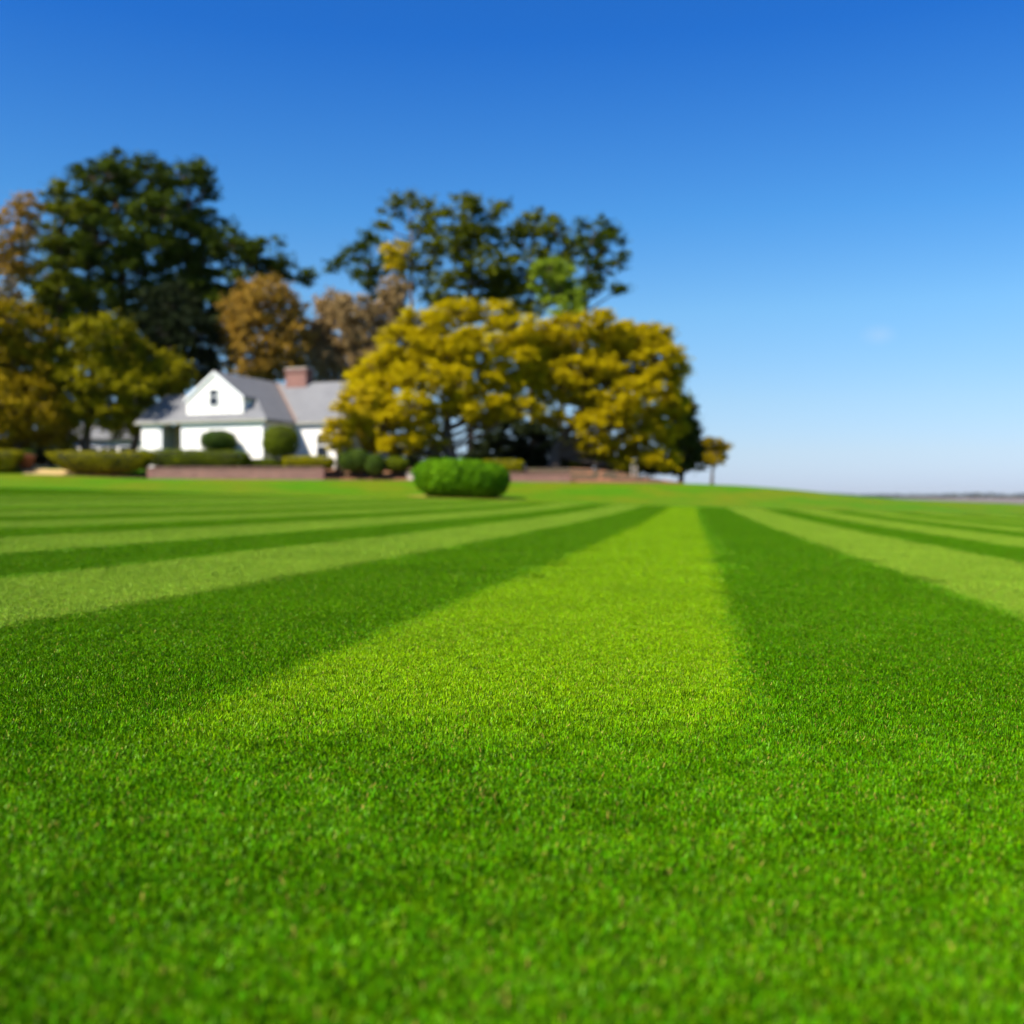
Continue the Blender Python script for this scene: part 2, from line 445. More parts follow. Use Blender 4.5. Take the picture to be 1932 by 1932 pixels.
# ------------------------------------------------------------------ setting: lawn, water, far shore
def axis(*segs):
    a = [np.arange(x0, x1, st) for x0, x1, st in segs]
    return np.concatenate(a)
gx = axis((-400, -100, 20), (-100, -40, 4), (-40, 40, 0.8), (40, 100, 4), (100, 401, 20))
gy = axis((-40, -4, 4), (-4, 45, 0.7), (45, 70, 0.5), (70, 130, 2), (130, 420, 15))
GX, GY = np.meshgrid(gx, gy)
V = np.stack([GX.ravel(), GY.ravel(), terrain(GX, GY).ravel()], 1)
nx, ny = len(gx), len(gy)
ii, jj = np.meshgrid(np.arange(nx - 1), np.arange(ny - 1))
i0 = (jj * nx + ii).ravel()
Fq = np.stack([i0, i0 + 1, i0 + nx + 1, i0 + nx], 1)
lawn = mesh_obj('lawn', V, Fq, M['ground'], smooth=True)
tag(lawn, 'mown striped green lawn rising to a bank before the house', 'lawn', kind='structure')

w = mesh_obj('river', [(-4600, 90, -8), (8100, 90, -8), (8100, 1600, -8), (-4600, 1600, -8)], np.array([[0, 1, 2, 3]]), M['water'])
tag(w, 'far strip of river water beyond the lawn', 'river', kind='structure')

def leaves(C, N, size, asp=0.5, jit=0.9):
    """rhombic leaves at C facing roughly N"""
    n = len(C)
    N = N + rng.normal(0, jit, (n, 3)); N /= np.linalg.norm(N, axis=1)[:, None] + 1e-9
    A = np.cross(N, rng.normal(0, 1, (n, 3))); A /= np.linalg.norm(A, axis=1)[:, None] + 1e-9
    B = np.cross(N, A)
    sz = (size * rng.uniform(0.6, 1.35, n))[:, None] if np.isscalar(size) else (size * rng.uniform(0.6, 1.35, n))[:, None]
    P = np.stack([C - A * sz, C + B * sz * asp, C + A * sz, C - B * sz * asp], 1).reshape(-1, 3)
    return P, np.arange(4 * n).reshape(n, 4)

def far_ridge(name, x0, x1, Y, base, top, n, mat, size):
    xs = np.sort(rng.uniform(x0, x1, n))
    prof = 0.55 + 0.45 * np.abs(np.sin(xs / 373.0) * np.sin(xs / 141.0 + 1)) 
    edge = sm((xs - x0) / 220) * sm((x1 - xs) / 260)
    H = base + (top - base) * prof * np.maximum(edge, 0.12)
    Z = base + (H - base) * rng.uniform(0.0, 1, n) ** 0.6
    C = np.stack([xs, Y + rng.uniform(-60, 60, n), Z], 1)
    P, Q = leaves(C, np.tile((0, -0.6, 0.6), (n, 1)), size, 0.8, 0.6)
    return mesh_obj(name, P, Q, mat)
tag(far_ridge('far_shore_woods', -4500, 8000, 6300, -6, 17, 16000, M['far'], 11.0), 'hazy low woods on the far shore at the horizon', 'far woods', kind='stuff')
tag(far_ridge('headland_woods', -1500, 790, 2700, -7, 25, 7000, M['far'], 7.0), 'bluish wooded headland just over the right lawn crest', 'far woods', kind='stuff')
mx_, my_ = np.meshgrid(np.linspace(-4600, 8100, 60), np.array([1250, 1330, 1500, 2000, 3000, 4500, 6600.]))
mz_ = np.where(my_ < 1300, -9.0, -7.2) + 0.35 * np.sin(mx_ / 310) + 0.3 * np.sin(mx_ / 97 + my_ / 200)
i0 = (np.arange(6)[:, None] * 60 + np.arange(59)[None]).ravel()
tag(mesh_obj('marsh', np.stack([mx_.ravel(), my_.ravel(), mz_.ravel()], 1), np.stack([i0, i0 + 1, i0 + 61, i0 + 60], 1), M['marsh'], smooth=True), 'pinkish tan marsh flats on the far shore', 'marsh', kind='structure')

# ------------------------------------------------------------------ grass blades
def clump(name, radius, n, length, width, seed):
    r = np.random.default_rng(seed)
    a = r.uniform(0, 2 * math.pi, n); d = radius * np.sqrt(r.uniform(0, 1, n))
    base = np.stack([d * np.cos(a), d * np.sin(a), np.zeros(n)], 1)
    az = r.normal(math.pi / 2, 1.45, n)                      # combed towards local +Y, loosely
    lean = np.clip(r.normal(0.78, 0.42, n), 0.0, 1.45)
    ln = length * r.uniform(0.65, 1.3, n); wd_ = width * r.uniform(0.5, 1.3, n)
    h = np.stack([np.cos(az), np.sin(az), np.zeros(n)], 1)
    tw = r.normal(0, 0.7, n)
    side = np.stack([-np.sin(az + tw), np.cos(az + tw), np.zeros(n)], 1)
    up = np.array((0, 0, 1.0))
    l1 = lean * 0.55; l2 = np.clip(lean * 1.35, 0, 1.7)
    p1 = base + (h * np.sin(l1)[:, None] + up * np.cos(l1)[:, None]) * (ln * 0.5)[:, None]
    p2 = p1 + (h * np.sin(l2)[:, None] + up * np.cos(l2)[:, None]) * (ln * 0.5)[:, None]
    w_ = wd_[:, None] / 2
    P = np.stack([base - side * w_ * 0.8, base + side * w_ * 0.8, p1 + side * w_, p1 - side * w_, p2 + side * w_ * 0.35, p2 - side * w_ * 0.35], 1).reshape(-1, 3)
    o = np.arange(n)[:, None] * 6
    Q = np.concatenate([o + np.array([[0, 1, 2, 3]]), o + np.array([[3, 2, 4, 5]])])
    me_o = mesh_obj(name, P, Q, M['blade'])
    COL.objects.unlink(me_o)
    return me_o

def grass_field(name, label, clumps, pts, rotz, scl):
    c = bpy.data.collections.new(name + '_clumps')
    for o in clumps: c.objects.link(o)
    n = len(pts)
    me = bpy.data.meshes.new(name)
    me.vertices.add(n); me.vertices.foreach_set('co', pts.astype('f4').ravel())
    rot = np.zeros((n, 3), 'f4'); rot[:, 2] = rotz
    at = me.attributes.new('rot', 'FLOAT_VECTOR', 'POINT'); at.data.foreach_set('vector', rot.ravel())
    at = me.attributes.new('scl', 'FLOAT', 'POINT'); at.data.foreach_set('value', scl.astype('f4'))
    at = me.attributes.new('idx', 'INT', 'POINT'); at.data.foreach_set('value', rng.integers(0, len(clumps), n).astype('i4'))
    o = bpy.data.objects.new(name, me); COL.objects.link(o)
    ng = bpy.data.node_groups.new(name, 'GeometryNodeTree')
    ng.interface.new_socket('Geometry', in_out='INPUT', socket_type='NodeSocketGeometry')
    ng.interface.new_socket('Geometry', in_out='OUTPUT', socket_type='NodeSocketGeometry')
    gi = ng.nodes.new('NodeGroupInput'); go = ng.nodes.new('NodeGroupOutput')
    ip = ng.nodes.new('GeometryNodeInstanceOnPoints'); ci = ng.nodes.new('GeometryNodeCollectionInfo')
    ci.inputs['Collection'].default_value = c
    ci.inputs['Separate Children'].default_value = True; ci.inputs['Reset Children'].default_value = True
    ip.inputs['Pick Instance'].default_value = True
    def attr(nm, ty):
        q = ng.nodes.new('GeometryNodeInputNamedAttribute'); q.data_type = ty; q.inputs['Name'].default_value = nm
        return q.outputs[0]
    K = ng.links.new
    K(gi.outputs[0], ip.inputs['Points']); K(ci.outputs[0], ip.inputs['Instance'])
    K(attr('rot', 'FLOAT_VECTOR'), ip.inputs['Rotation']); K(attr('scl', 'FLOAT'), ip.inputs['Scale']); K(attr('idx', 'INT'), ip.inputs['Instance Index'])
    K(ip.outputs[0], go.inputs[0])
    md = o.modifiers.new('grass', 'NODES'); md.node_group = ng
    return tag(o, label, 'grass', kind='stuff')

def comb(X, Y):
    """blade direction: away from the viewer in light passes, towards him in dark ones"""
    s = X - STRIPE_K * Y
    k = np.searchsorted(np.array(BORDERS), s) - 1
    light = (k - BORDERS.index(-1.0)) % 2 == 0
    z = np.where(light, 0.0, math.pi) - math.atan(STRIPE_K)
    z = z + rng.normal(0, 0.5, len(X))
    front = Y < 2.0 + 0.16 * X + rng.normal(0, 0.12, len(X))
    return np.where(front, rng.uniform(0, 2 * math.pi, len(X)), z)

def scatter(y0, y1, step, margin):
    ys = np.arange(y0, y1, step)
    out = []
    for y in ys:
        hw = 0.5 * y + margin
        xs = np.arange(-hw, hw, step)
        out.append(np.stack([xs, np.full(len(xs), y)], 1))
    p = np.concatenate(out) + rng.uniform(-step * 0.5, step * 0.5, (sum(map(len, out)), 2))
    return np.column_stack([p, terrain(p[:, 0], p[:, 1])])

near_cl = [clump('grass_clump', 0.052, 1150, 0.0125, 0.0018, 100 + i) for i in range(8)]
pn = scatter(0.45, 5.0, 0.05, 0.6)
pm = scatter(5.0, 9.5, 0.066, 0.8)
pm = pm[rng.uniform(0, 1, len(pm)) < 1 - 0.85 * sm((pm[:, 1] - 7.0) / 2.5)]
pn = np.vstack([pn, pm])
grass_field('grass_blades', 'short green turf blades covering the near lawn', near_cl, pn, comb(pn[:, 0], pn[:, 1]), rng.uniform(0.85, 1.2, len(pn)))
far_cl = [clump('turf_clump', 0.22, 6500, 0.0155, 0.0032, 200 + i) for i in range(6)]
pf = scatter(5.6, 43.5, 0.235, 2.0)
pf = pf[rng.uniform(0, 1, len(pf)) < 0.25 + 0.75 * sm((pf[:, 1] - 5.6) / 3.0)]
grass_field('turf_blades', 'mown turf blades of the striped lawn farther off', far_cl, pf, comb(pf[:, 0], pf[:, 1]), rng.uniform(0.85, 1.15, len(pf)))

# ------------------------------------------------------------------ trees
def tree(name, label, cat, mat, Y, lobes, trunk_x, base_r=0.35, leaf=0.17, puff=0.75, dens=1.0, flat=0.6, bark='bark', group=None, npl=80, shell=0.55, droop=0.0, asp=0.5, lean_up=0.6, grow=1.1):
    """lobes in photo pixels (cx, cy, rx, ry) standing at distance Y; each is a real ellipsoid as deep as it is wide"""
    LB = []
    for (cx, cy, rx, ry, *dy) in lobes:
        d = Y + sum(dy) + rng.uniform(-0.5, 0.5) * rx / F * Y * 1.6
        c = px(cx, cy, d); LB.append((c, grow * rx / F * Y, grow * ry / F * Y))
    bx = (trunk_x - CX) / F * Y
    bz = float(terrain(bx, Y)) - 0.15
    root = empty(name, (bx, Y, bz + 0.15), label, cat, group)
    tb = MB()
    cz = np.array([l[0] for l in LB]); top = cz[:, 2].max(); low = cz[:, 2].min()
    ctr = cz.mean(0)
    # trunk path
    th = (top * 0.92 if bark == 'pine_bark' else low + 0.45 * (top - low))
    K = 7
    tp = []
    for k in range(K):
        f = k / (K - 1)
        tp.append((bx + (ctr[0] - bx) * 0.6 * f ** 1.5 + math.sin(f * 5 + bx) * base_r * 0.5, Y + math.sin(f * 4 + bx * 2) * base_r * 0.4, bz + (th - bz) * f))
    tp = np.array(tp)
    tr = base_r * (1 - 0.72 * np.linspace(0, 1, K)); tr[0] *= 1.35
    tb.tube(tp, tr, 9)
    P_all, sizes, nrm = [], [], []
    for (c, rx, rz) in LB:
        # limb to the lobe
        zs = tp[:, 2]
        at = min(max(c[2] - 0.5 * np.hypot(c[0] - bx, c[1] - Y) - rz * 0.4, bz + (th - bz) * 0.25), th)
        k = int(np.searchsorted(zs, at)); k = min(max(k, 1), K - 1)
        f = (at - zs[k - 1]) / (zs[k] - zs[k - 1] + 1e-9)
        st = tp[k - 1] + (tp[k] - tp[k - 1]) * f
        mid = (st + c) / 2 + np.array((0, 0, -0.08 * np.linalg.norm(c - st))) + rng.normal(0, 0.15, 3)
        lr = base_r * 0.32
        tb.tube([st, mid, c], [lr, lr * 0.7, lr * 0.3], 6)
        ns = max(4, int(dens * 4.2 * rx * rz / puff ** 2))
        u = rng.normal(0, 1, (ns, 3)); u /= np.linalg.norm(u, axis=1)[:, None]
        rr = (shell + (1 - shell) * rng.uniform(0, 1, ns) ** 0.5)[:, None]
        pc = c + u * rr * np.array((rx, rx, rz)) * 0.88
        pr = puff * rng.uniform(0.55, 1.25, ns)
        for q in range(0, ns, 3):      # twigs
            tb.tube([c + (pc[q] - c) * 0.1, pc[q]], [lr * 0.3, 0.02], 4)
        cnt = (npl * (pr / puff) ** 2).astype(int) + 6
        idx = np.repeat(np.arange(ns), cnt); n = len(idx)
        v = rng.normal(0, 1, (n, 3)); v /= np.linalg.norm(v, axis=1)[:, None]
        rad = np.abs(rng.normal(0, 0.62, n)) ** 0.8
        off = v * rad[:, None] * pr[idx][:, None] * np.array((1, 1, flat))
        if droop: off[:, 2] -= droop * pr[idx] * rng.uniform(0, 1, n) ** 2
        P_all.append(pc[idx] + off); nrm.append(v * 0.7 + np.array((0, 0, lean_up)))
    P = np.vstack(P_all); N = np.vstack(nrm)
    tb.build('trunk', M[bark], root, True)
    Vq, Q = leaves(P, N, leaf, asp)
    mesh_obj('crown', Vq, Q, M[mat], root)
    return root

PG = 'tall pines behind the house'
PG2 = 'tall pines behind the golden oaks'
pk = dict(bark='pine_bark', leaf=0.24, asp=0.3, puff=0.85, flat=0.55, npl=70, shell=0.3)
tree('pine_tree', 'tallest dark pine at the left, its crown highest of all the trees', 'tree', 'pine', 88,
     [(240, 315, 45, 24), (200, 335, 50, 30), (275, 340, 55, 32), (165, 385, 55, 32), (240, 395, 60, 34), (300, 400, 50, 32), (150, 440, 50, 30), (215, 455, 70, 34), (290, 470, 60, 34), (170, 505, 60, 30), (250, 525, 70, 34), (200, 570, 60, 30), (285, 580, 55, 34), (230, 620, 60, 34), (120, 560, 50, 30), (170, 330, 22, 16)], 232, 0.5, dens=1.15, grow=1.34, group=PG, **pk)
tree('pine_tree', 'dark pine with a ragged top, right shoulder of the big left pine mass', 'tree', 'pine', 91,
     [(350, 335, 42, 26), (392, 355, 22, 22), (330, 385, 50, 30), (385, 425, 40, 26), (345, 455, 60, 32), (395, 490, 55, 32), (335, 530, 60, 34), (390, 560, 55, 34), (330, 610, 55, 36), (380, 640, 45, 36)], 345, 0.45, dens=1.15, grow=1.34, group=PG, **pk)
tree('pine_tree', 'pine with olive lower boughs at the left edge of the big pine mass', 'tree', 'pine_olive', 86,
     [(108, 368, 26, 20), (130, 405, 40, 24), (100, 450, 40, 26), (140, 480, 50, 28), (85, 520, 50, 28), (140, 555, 55, 28), (90, 590, 50, 28), (160, 625, 50, 28)], 118, 0.4, dens=1.3, grow=1.32, group=PG, **pk)
tree('pine_tree', 'lower dark pine whose flat boughs reach out right above the russet tree', 'tree', 'pine', 90,
     [(440, 465, 45, 26), (495, 470, 42, 22), (525, 505, 35, 18), (565, 522, 26, 12), (470, 515, 50, 28), (430, 560, 45, 30), (410, 610, 35, 30)], 425, 0.4, dens=1.15, grow=1.34, group=PG, **pk)
tree('evergreen_tree', 'near black evergreen tree rising directly behind the white gable', 'tree', 'dark', 84,
     [(330, 575, 60, 40), (300, 625, 55, 45), (365, 630, 50, 45), (310, 685, 60, 45), (370, 690, 45, 40), (260, 690, 40, 40)], 320, 0.4, leaf=0.2, puff=0.8, dens=1.3)
tree('bare_tree', 'thin rusty budding tree at the left edge beside the big pines', 'tree', 'orange', 80,
     [(45, 395, 32, 28), (20, 440, 32, 40), (65, 425, 25, 26), (15, 510, 38, 45), (50, 480, 26, 36), (10, 570, 40, 35)], 22, 0.3, leaf=0.13, puff=0.6, dens=1.1, npl=50, shell=0.2, grow=1.2)
OG = 'olive live oaks left of the house'
ok_ = dict(leaf=0.15, puff=0.62, flat=0.7, npl=75)
tree('live_oak', 'amber live oak at the left edge of the picture', 'tree', 'olive_warm', 69,
     [(20, 605, 50, 36), (55, 640, 45, 36), (-20, 650, 60, 50), (30, 690, 60, 40), (75, 710, 40, 36), (-10, 740, 60, 45), (45, 765, 60, 42), (0, 810, 50, 40), (80, 800, 40, 35)], 30, 0.4, dens=1.35, grow=1.34, group=OG, **ok_)
tree('live_oak', 'olive gold live oak with a dark trunk left of the white house', 'tree', 'olive', 70.5,
     [(195, 630, 45, 30), (155, 660, 45, 34), (230, 660, 40, 30), (120, 705, 40, 40), (185, 705, 60, 38), (240, 710, 35, 34), (140, 755, 50, 40), (205, 765, 55, 36), (110, 800, 40, 34)], 165, 0.42, dens=1.35, grow=1.34, group=OG, **ok_)
tree('live_oak', 'darker olive oak standing against the porch end of the house', 'tree', 'olive', 72,
     [(300, 690, 36, 26), (325, 710, 30, 24), (270, 725, 40, 32), (310, 725, 30, 24), (255, 770, 36, 34), (225, 790, 36, 30), (256, 726, 24, 18, -3.3), (300, 715, 26, 20)], 246, 0.36, dens=1.3, grow=1.3, group=OG, **ok_)
tree('russet_tree', 'round russet orange tree behind the house roof, left of the chimney', 'tree', 'orange', 84,
     [(500, 555, 42, 24), (460, 590, 38, 32), (535, 585, 40, 32), (440, 635, 28, 32), (495, 630, 55, 38), (550, 640, 36, 40), (470, 680, 45, 30), (530, 690, 45, 28)], 498, 0.35, leaf=0.14, puff=0.62, dens=1.4, npl=62, grow=1.36, shell=0.3, flat=0.8)
tree('mossy_tree', 'thin grey brown tree hung with moss behind the chimney', 'tree', 'mossy', 86,
     [(625, 575, 34, 26), (670, 590, 40, 34), (620, 635, 36, 40), (690, 640, 42, 44), (740, 600, 34, 40), (650, 690, 45, 34), (725, 680, 40, 36), (745, 545, 24, 26), (598, 630, 26, 36), (600, 685, 34, 30)], 668, 0.32, leaf=0.14, puff=0.62, dens=1.5, npl=58, shell=0.2, droop=1.1, grow=1.36)
tree('pine_tree', 'leftmost sparse pine of the middle group, over the mossy tree', 'tree', 'pine', 92,
     [(640, 500, 22, 12), (668, 480, 24, 16), (700, 460, 30, 18), (725, 500, 34, 20), (690, 520, 28, 16), (715, 550, 30, 20)], 712, 0.28, dens=1.0, grow=1.3, group=PG2, **pk)
tree('pine_tree', 'thin pine with the highest tuft of the middle group', 'tree', 'pine_olive', 91,
     [(770, 382, 30, 13), (745, 398, 24, 9), (800, 395, 24, 14), (725, 424, 20, 7), (795, 435, 34, 20), (765, 480, 34, 18), (815, 480, 30, 22), (785, 525, 34, 20)], 775, 0.26, dens=1.0, grow=1.3, group=PG2, **pk)
tree('pine_tree', 'broad olive tinged pine in the centre of the middle group', 'tree', 'pine_olive', 90,
     [(875, 392, 34, 16), (920, 402, 36, 18), (855, 425, 40, 22), (910, 445, 44, 22), (865, 475, 44, 26), (925, 500, 44, 28), (865, 530, 44, 26), (910, 550, 40, 22), (880, 575, 40, 18), (830, 560, 26, 18)], 890, 0.34, dens=1.0, grow=1.34, group=PG2, **pk)
tree('pine_tree', 'dense dark pine right of centre behind the lime tree', 'tree', 'pine_olive', 91,
     [(1015, 420, 36, 18), (1045, 440, 34, 20), (985, 455, 36, 24), (1035, 485, 46, 26), (980, 510, 44, 28), (1030, 530, 40, 24), (975, 555, 40, 20), (1000, 585, 40, 18), (945, 540, 30, 22)], 1005, 0.34, dens=1.0, grow=1.34, group=PG2, **pk)
tree('pine_tree', 'rightmost dark pine with boughs drooping out over open sky', 'tree', 'pine', 90,
     [(1125, 430, 32, 17), (1150, 458, 30, 20), (1172, 490, 17, 14), (1100, 470, 32, 20), (1120, 505, 38, 20), (1135, 530, 22, 16), (1085, 545, 38, 18), (1098, 570, 20, 18), (1168, 549, 6, 5)], 1092, 0.32, dens=1.0, grow=1.34, group=PG2, **pk)
tree('yellow_leaf_tree', 'slim tree with a bright yellow tuft between two middle pines', 'tree', 'yellow', 87,
     [(752, 466, 20, 11), (738, 478, 14, 10), (748, 500, 14, 14)], 742, 0.18, leaf=0.13, puff=0.5, dens=1.3, npl=70, grow=1.3)
tree('lime_tree', 'young lime green tree rising above the golden oaks', 'tree', 'lime', 80,
     [(1035, 508, 26, 14), (1022, 535, 24, 15), (1062, 525, 26, 17), (1050, 555, 30, 18), (1080, 560, 20, 15), (1070, 585, 26, 16)], 1062, 0.22, leaf=0.14, puff=0.5, dens=1.2, npl=70, grow=1.3)
OK2 = 'golden live oaks right of the house'
gk = dict(leaf=0.125, puff=0.52, flat=0.62, npl=100, shell=0.45, lean_up=0.8)
tree('golden_oak', 'broad golden live oak beside the house with brown trunk showing', 'tree', 'oak', 71,
     [(800, 610, 42, 26), (865, 592, 44, 22), (925, 596, 40, 24), (975, 625, 40, 30), (765, 650, 44, 28), (835, 648, 56, 28), (910, 652, 56, 30), (980, 680, 40, 28), (735, 700, 48, 32), (805, 708, 56, 32), (880, 715, 56, 28), (950, 715, 46, 28), (700, 750, 42, 32), (770, 770, 50, 28), (845, 770, 46, 24), (705, 800, 44, 26), (790, 812, 34, 20), (900, 770, 34, 20), (1000, 725, 38, 28), (985, 770, 34, 18), (690, 725, 34, 26), (720, 840, 30, 16), (945, 765, 34, 20), (880, 650, 40, 26), (760, 835, 40, 20), (815, 838, 34, 16), (690, 835, 30, 18), (1005, 665, 30, 26), (915, 800, 26, 14), (820, 675, 60, 30), (760, 700, 40, 30)], 852, 0.5, dens=1.3, grow=1.3, group=OK2, **gk)
tree('golden_oak', 'golden live oak farther right whose dome falls towards the open lawn', 'tree', 'oak_deep', 72,
     [(1075, 622, 44, 22), (1135, 618, 48, 24), (1190, 640, 46, 28), (1040, 665, 40, 30), (1105, 668, 56, 32), (1175, 690, 56, 34), (1240, 680, 40, 34), (1055, 730, 44, 30), (1120, 735, 56, 30), (1195, 750, 52, 32), (1255, 740, 34, 34), (1070, 790, 44, 18), (1135, 800, 44, 24), (1205, 810, 44, 28), (1255, 800, 34, 34), (1088, 850, 26, 20), (1160, 850, 30, 18), (1215, 855, 30, 20), (1120, 835, 36, 18), (1185, 872, 30, 12), (1240, 865, 30, 18), (1275, 760, 22, 26), (1030, 700, 32, 26), (1150, 775, 44, 24), (1225, 640, 34, 22), (1265, 690, 28, 30), (1010, 640, 32, 26), (1100, 700, 60, 30), (1180, 655, 50, 28)], 1045, 0.5, dens=1.3, grow=1.36, group=OK2, **gk)
tree('yellow_shrub_tree', 'small bright yellow tree beside the right end of the house', 'tree', 'yellow', 66,
     [(665, 752, 26, 20), (645, 785, 32, 24), (688, 780, 28, 24), (640, 820, 32, 20), (675, 815, 30, 20), (645, 848, 24, 12), (700, 750, 24, 20)], 634, 0.14, leaf=0.12, puff=0.42, dens=1.1, npl=80)
tree('cedar_tree', 'dark cedar closing the right end of the grove', 'tree', 'cedar', 77,
     [(1288, 770, 22, 24), (1275, 815, 36, 30), (1303, 825, 26, 28), (1292, 862, 34, 22), (1245, 872, 30, 18), (1268, 880, 30, 14), (1316, 850, 16, 18), (1320, 872, 18, 12)], 1283, 0.25, leaf=0.15, puff=0.5, dens=1.4, grow=1.25)
tree('small_tree', 'small lone amber tree on a thin trunk at the right end', 'tree', 'olive_warm', 69,
     [(1348, 836, 16, 13), (1365, 850, 13, 14), (1343, 856, 15, 13), (1357, 868, 14, 9)], 1341, 0.13, leaf=0.12, puff=0.36, dens=1.2, npl=60)
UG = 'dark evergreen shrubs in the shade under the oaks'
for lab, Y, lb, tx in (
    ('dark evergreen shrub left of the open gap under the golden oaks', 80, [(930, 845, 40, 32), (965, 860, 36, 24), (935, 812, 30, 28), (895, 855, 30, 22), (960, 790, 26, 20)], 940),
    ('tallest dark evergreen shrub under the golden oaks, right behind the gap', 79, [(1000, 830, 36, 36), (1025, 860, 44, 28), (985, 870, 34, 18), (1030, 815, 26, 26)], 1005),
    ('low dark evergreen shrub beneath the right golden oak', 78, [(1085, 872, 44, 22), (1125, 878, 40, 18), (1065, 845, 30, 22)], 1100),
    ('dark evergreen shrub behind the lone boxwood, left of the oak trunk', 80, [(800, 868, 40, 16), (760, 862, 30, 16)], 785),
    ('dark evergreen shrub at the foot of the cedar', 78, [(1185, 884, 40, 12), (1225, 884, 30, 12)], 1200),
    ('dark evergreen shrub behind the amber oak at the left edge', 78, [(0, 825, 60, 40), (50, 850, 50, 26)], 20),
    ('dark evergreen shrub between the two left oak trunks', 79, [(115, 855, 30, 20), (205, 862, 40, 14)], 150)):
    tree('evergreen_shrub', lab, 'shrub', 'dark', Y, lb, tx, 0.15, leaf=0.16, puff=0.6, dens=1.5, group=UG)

# ------------------------------------------------------------------ clipped shrubs
def superell(n, e1, e2):
    u = rng.normal(0, 1, (n, 3)); u /= np.linalg.norm(u, axis=1)[:, None]
    q = (np.abs(u[:, 0]) ** (2 / e2) + np.abs(u[:, 1]) ** (2 / e2)) ** (e2 / e1) + np.abs(u[:, 2]) ** (2 / e1)
    return u / (q ** (e1 / 2))[:, None]

def clipped(name, label, cat, mat, x0, x1, ytop, ybot, Y, depth, e1=0.5, e2=0.5, leaf=0.055, n=5000, taper=0.0, group=None, stems=2, rough=0.05, tilt=0.0, ry=0.0, shag=0.10):
    """a clipped shrub between photo columns x0..x1 and rows ytop..ybot at distance Y"""
    c = (px(x0, ytop, Y) + px(x1, ybot, Y)) / 2
    hx = (x1 - x0) / F * Y / 2; hz = (ybot - ytop) / F * Y / 2
    gz = float(terrain(c[0], Y))
    root = empty(name, (c[0], Y, min(gz, c[2] - hz)), label, cat, group)
    def shape(u, k=1.0):
        p = u * np.array((hx, depth / 2, hz)) * k
        f = 1 + taper * (u[:, 2:3])                       # wider above for positive taper
        p[:, :2] *= f
        p[:, 2] += tilt * p[:, 0]
        q = p.copy()
        bump = 0.5 * np.sin(q[:, 0] * 4.1 + 1.3) * np.sin(q[:, 1] * 3.7 + q[:, 2] * 4.3) + 0.5 * np.sin(q[:, 0] * 9.3 + q[:, 2] * 8.1)
        p = p * (1 + rough * bump[:, None])
        if ry:
            ca, sa = math.cos(ry), math.sin(ry); p[:, :2] = np.stack([p[:, 0] * ca - p[:, 1] * sa, p[:, 0] * sa + p[:, 1] * ca], 1)
        return p + c
    u = superell(n, e1, e2)
    k = 1 + 0.35 * shag - 1.35 * shag * rng.uniform(0, 1, n) ** 0.8
    P = shape(u * k[:, None])
    N = shape(u) - c; N = N / np.array((hx, depth / 2, hz)) ** 2
    N /= np.linalg.norm(N, axis=1)[:, None] + 1e-9
    Vq, Q = leaves(P, N, leaf, 0.6, 0.45)
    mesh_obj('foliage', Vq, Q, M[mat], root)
    # solid dark core added inside the leaves to block light
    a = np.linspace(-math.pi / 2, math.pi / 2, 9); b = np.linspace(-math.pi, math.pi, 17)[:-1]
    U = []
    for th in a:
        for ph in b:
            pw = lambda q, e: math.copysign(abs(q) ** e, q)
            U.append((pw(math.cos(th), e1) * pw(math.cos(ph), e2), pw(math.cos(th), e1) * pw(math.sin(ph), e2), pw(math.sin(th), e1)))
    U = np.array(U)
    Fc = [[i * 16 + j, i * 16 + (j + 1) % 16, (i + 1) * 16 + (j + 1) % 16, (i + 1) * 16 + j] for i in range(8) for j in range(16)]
    mesh_obj('inner_core', shape(U, 0.84), Fc, M['core'], root, True)
    for q in range(stems):
        m = MB(); sx = c[0] + (q - (stems - 1) / 2) * hx * 0.5
        m.tube([(sx, Y, min(gz, c[2] - hz) - 0.1), (sx + 0.03, Y, c[2])], [0.05, 0.035], 6)
        m.build('stem', M['bark'], root, True)
    return root

clipped('boxwood_bush', 'big clipped oval boxwood alone out on the lawn', 'bush', 'box', 784, 958, 868, 943, 50, 3.2, 0.72, 0.82, 0.08, 16000, 0.09, stems=3, rough=0.022, shag=0.16, tilt=-0.04)
HG = 'low clipped hedges along the garden edge'
clipped('hedge', 'gold topped hedge cut off by the left edge of the picture', 'hedge', 'hedge', -45, 34, 849, 890, 65.2, 1.5, 0.3, 0.3, n=6000, taper=0.3, group=HG)
clipped('hedge', 'long gold topped hedge left of the brick wall, under the oak trunks', 'hedge', 'hedge', 110, 276, 852, 893, 64.6, 1.6, 0.3, 0.3, n=9000, taper=0.3, group=HG)
clipped('hedge', 'long green hedge on the brick wall below the gable', 'hedge', 'hedge_green', 284, 468, 849, 885, 65.2, 1.5, 0.35, 0.35, n=9000, taper=0.04, group=HG, tilt=-0.02)
clipped('hedge', 'short hedge on the brick wall near the yellow tree', 'hedge', 'hedge', 536, 628, 861, 886, 65.0, 1.4, 0.35, 0.35, n=5000, group=HG)
clipped('hedge', 'thin low hedge between the two long brick wall hedges', 'hedge', 'hedge_green', 462, 545, 866, 886, 65.6, 1.2, 0.35, 0.35, n=4000, group=HG)
clipped('hedge', 'flat gold hedge behind the right side of the big boxwood', 'hedge', 'hedge', 905, 985, 868, 893, 65.5, 1.5, 0.3, 0.3, n=5000, group=HG)
clipped('round_shrub', 'small dark round shrub at the left end of the brick wall', 'shrub', 'topiary', 258, 285, 848, 886, 64.9, 1.0, 0.95, 0.95, n=2200)
TG = 'ball topiaries before the house'
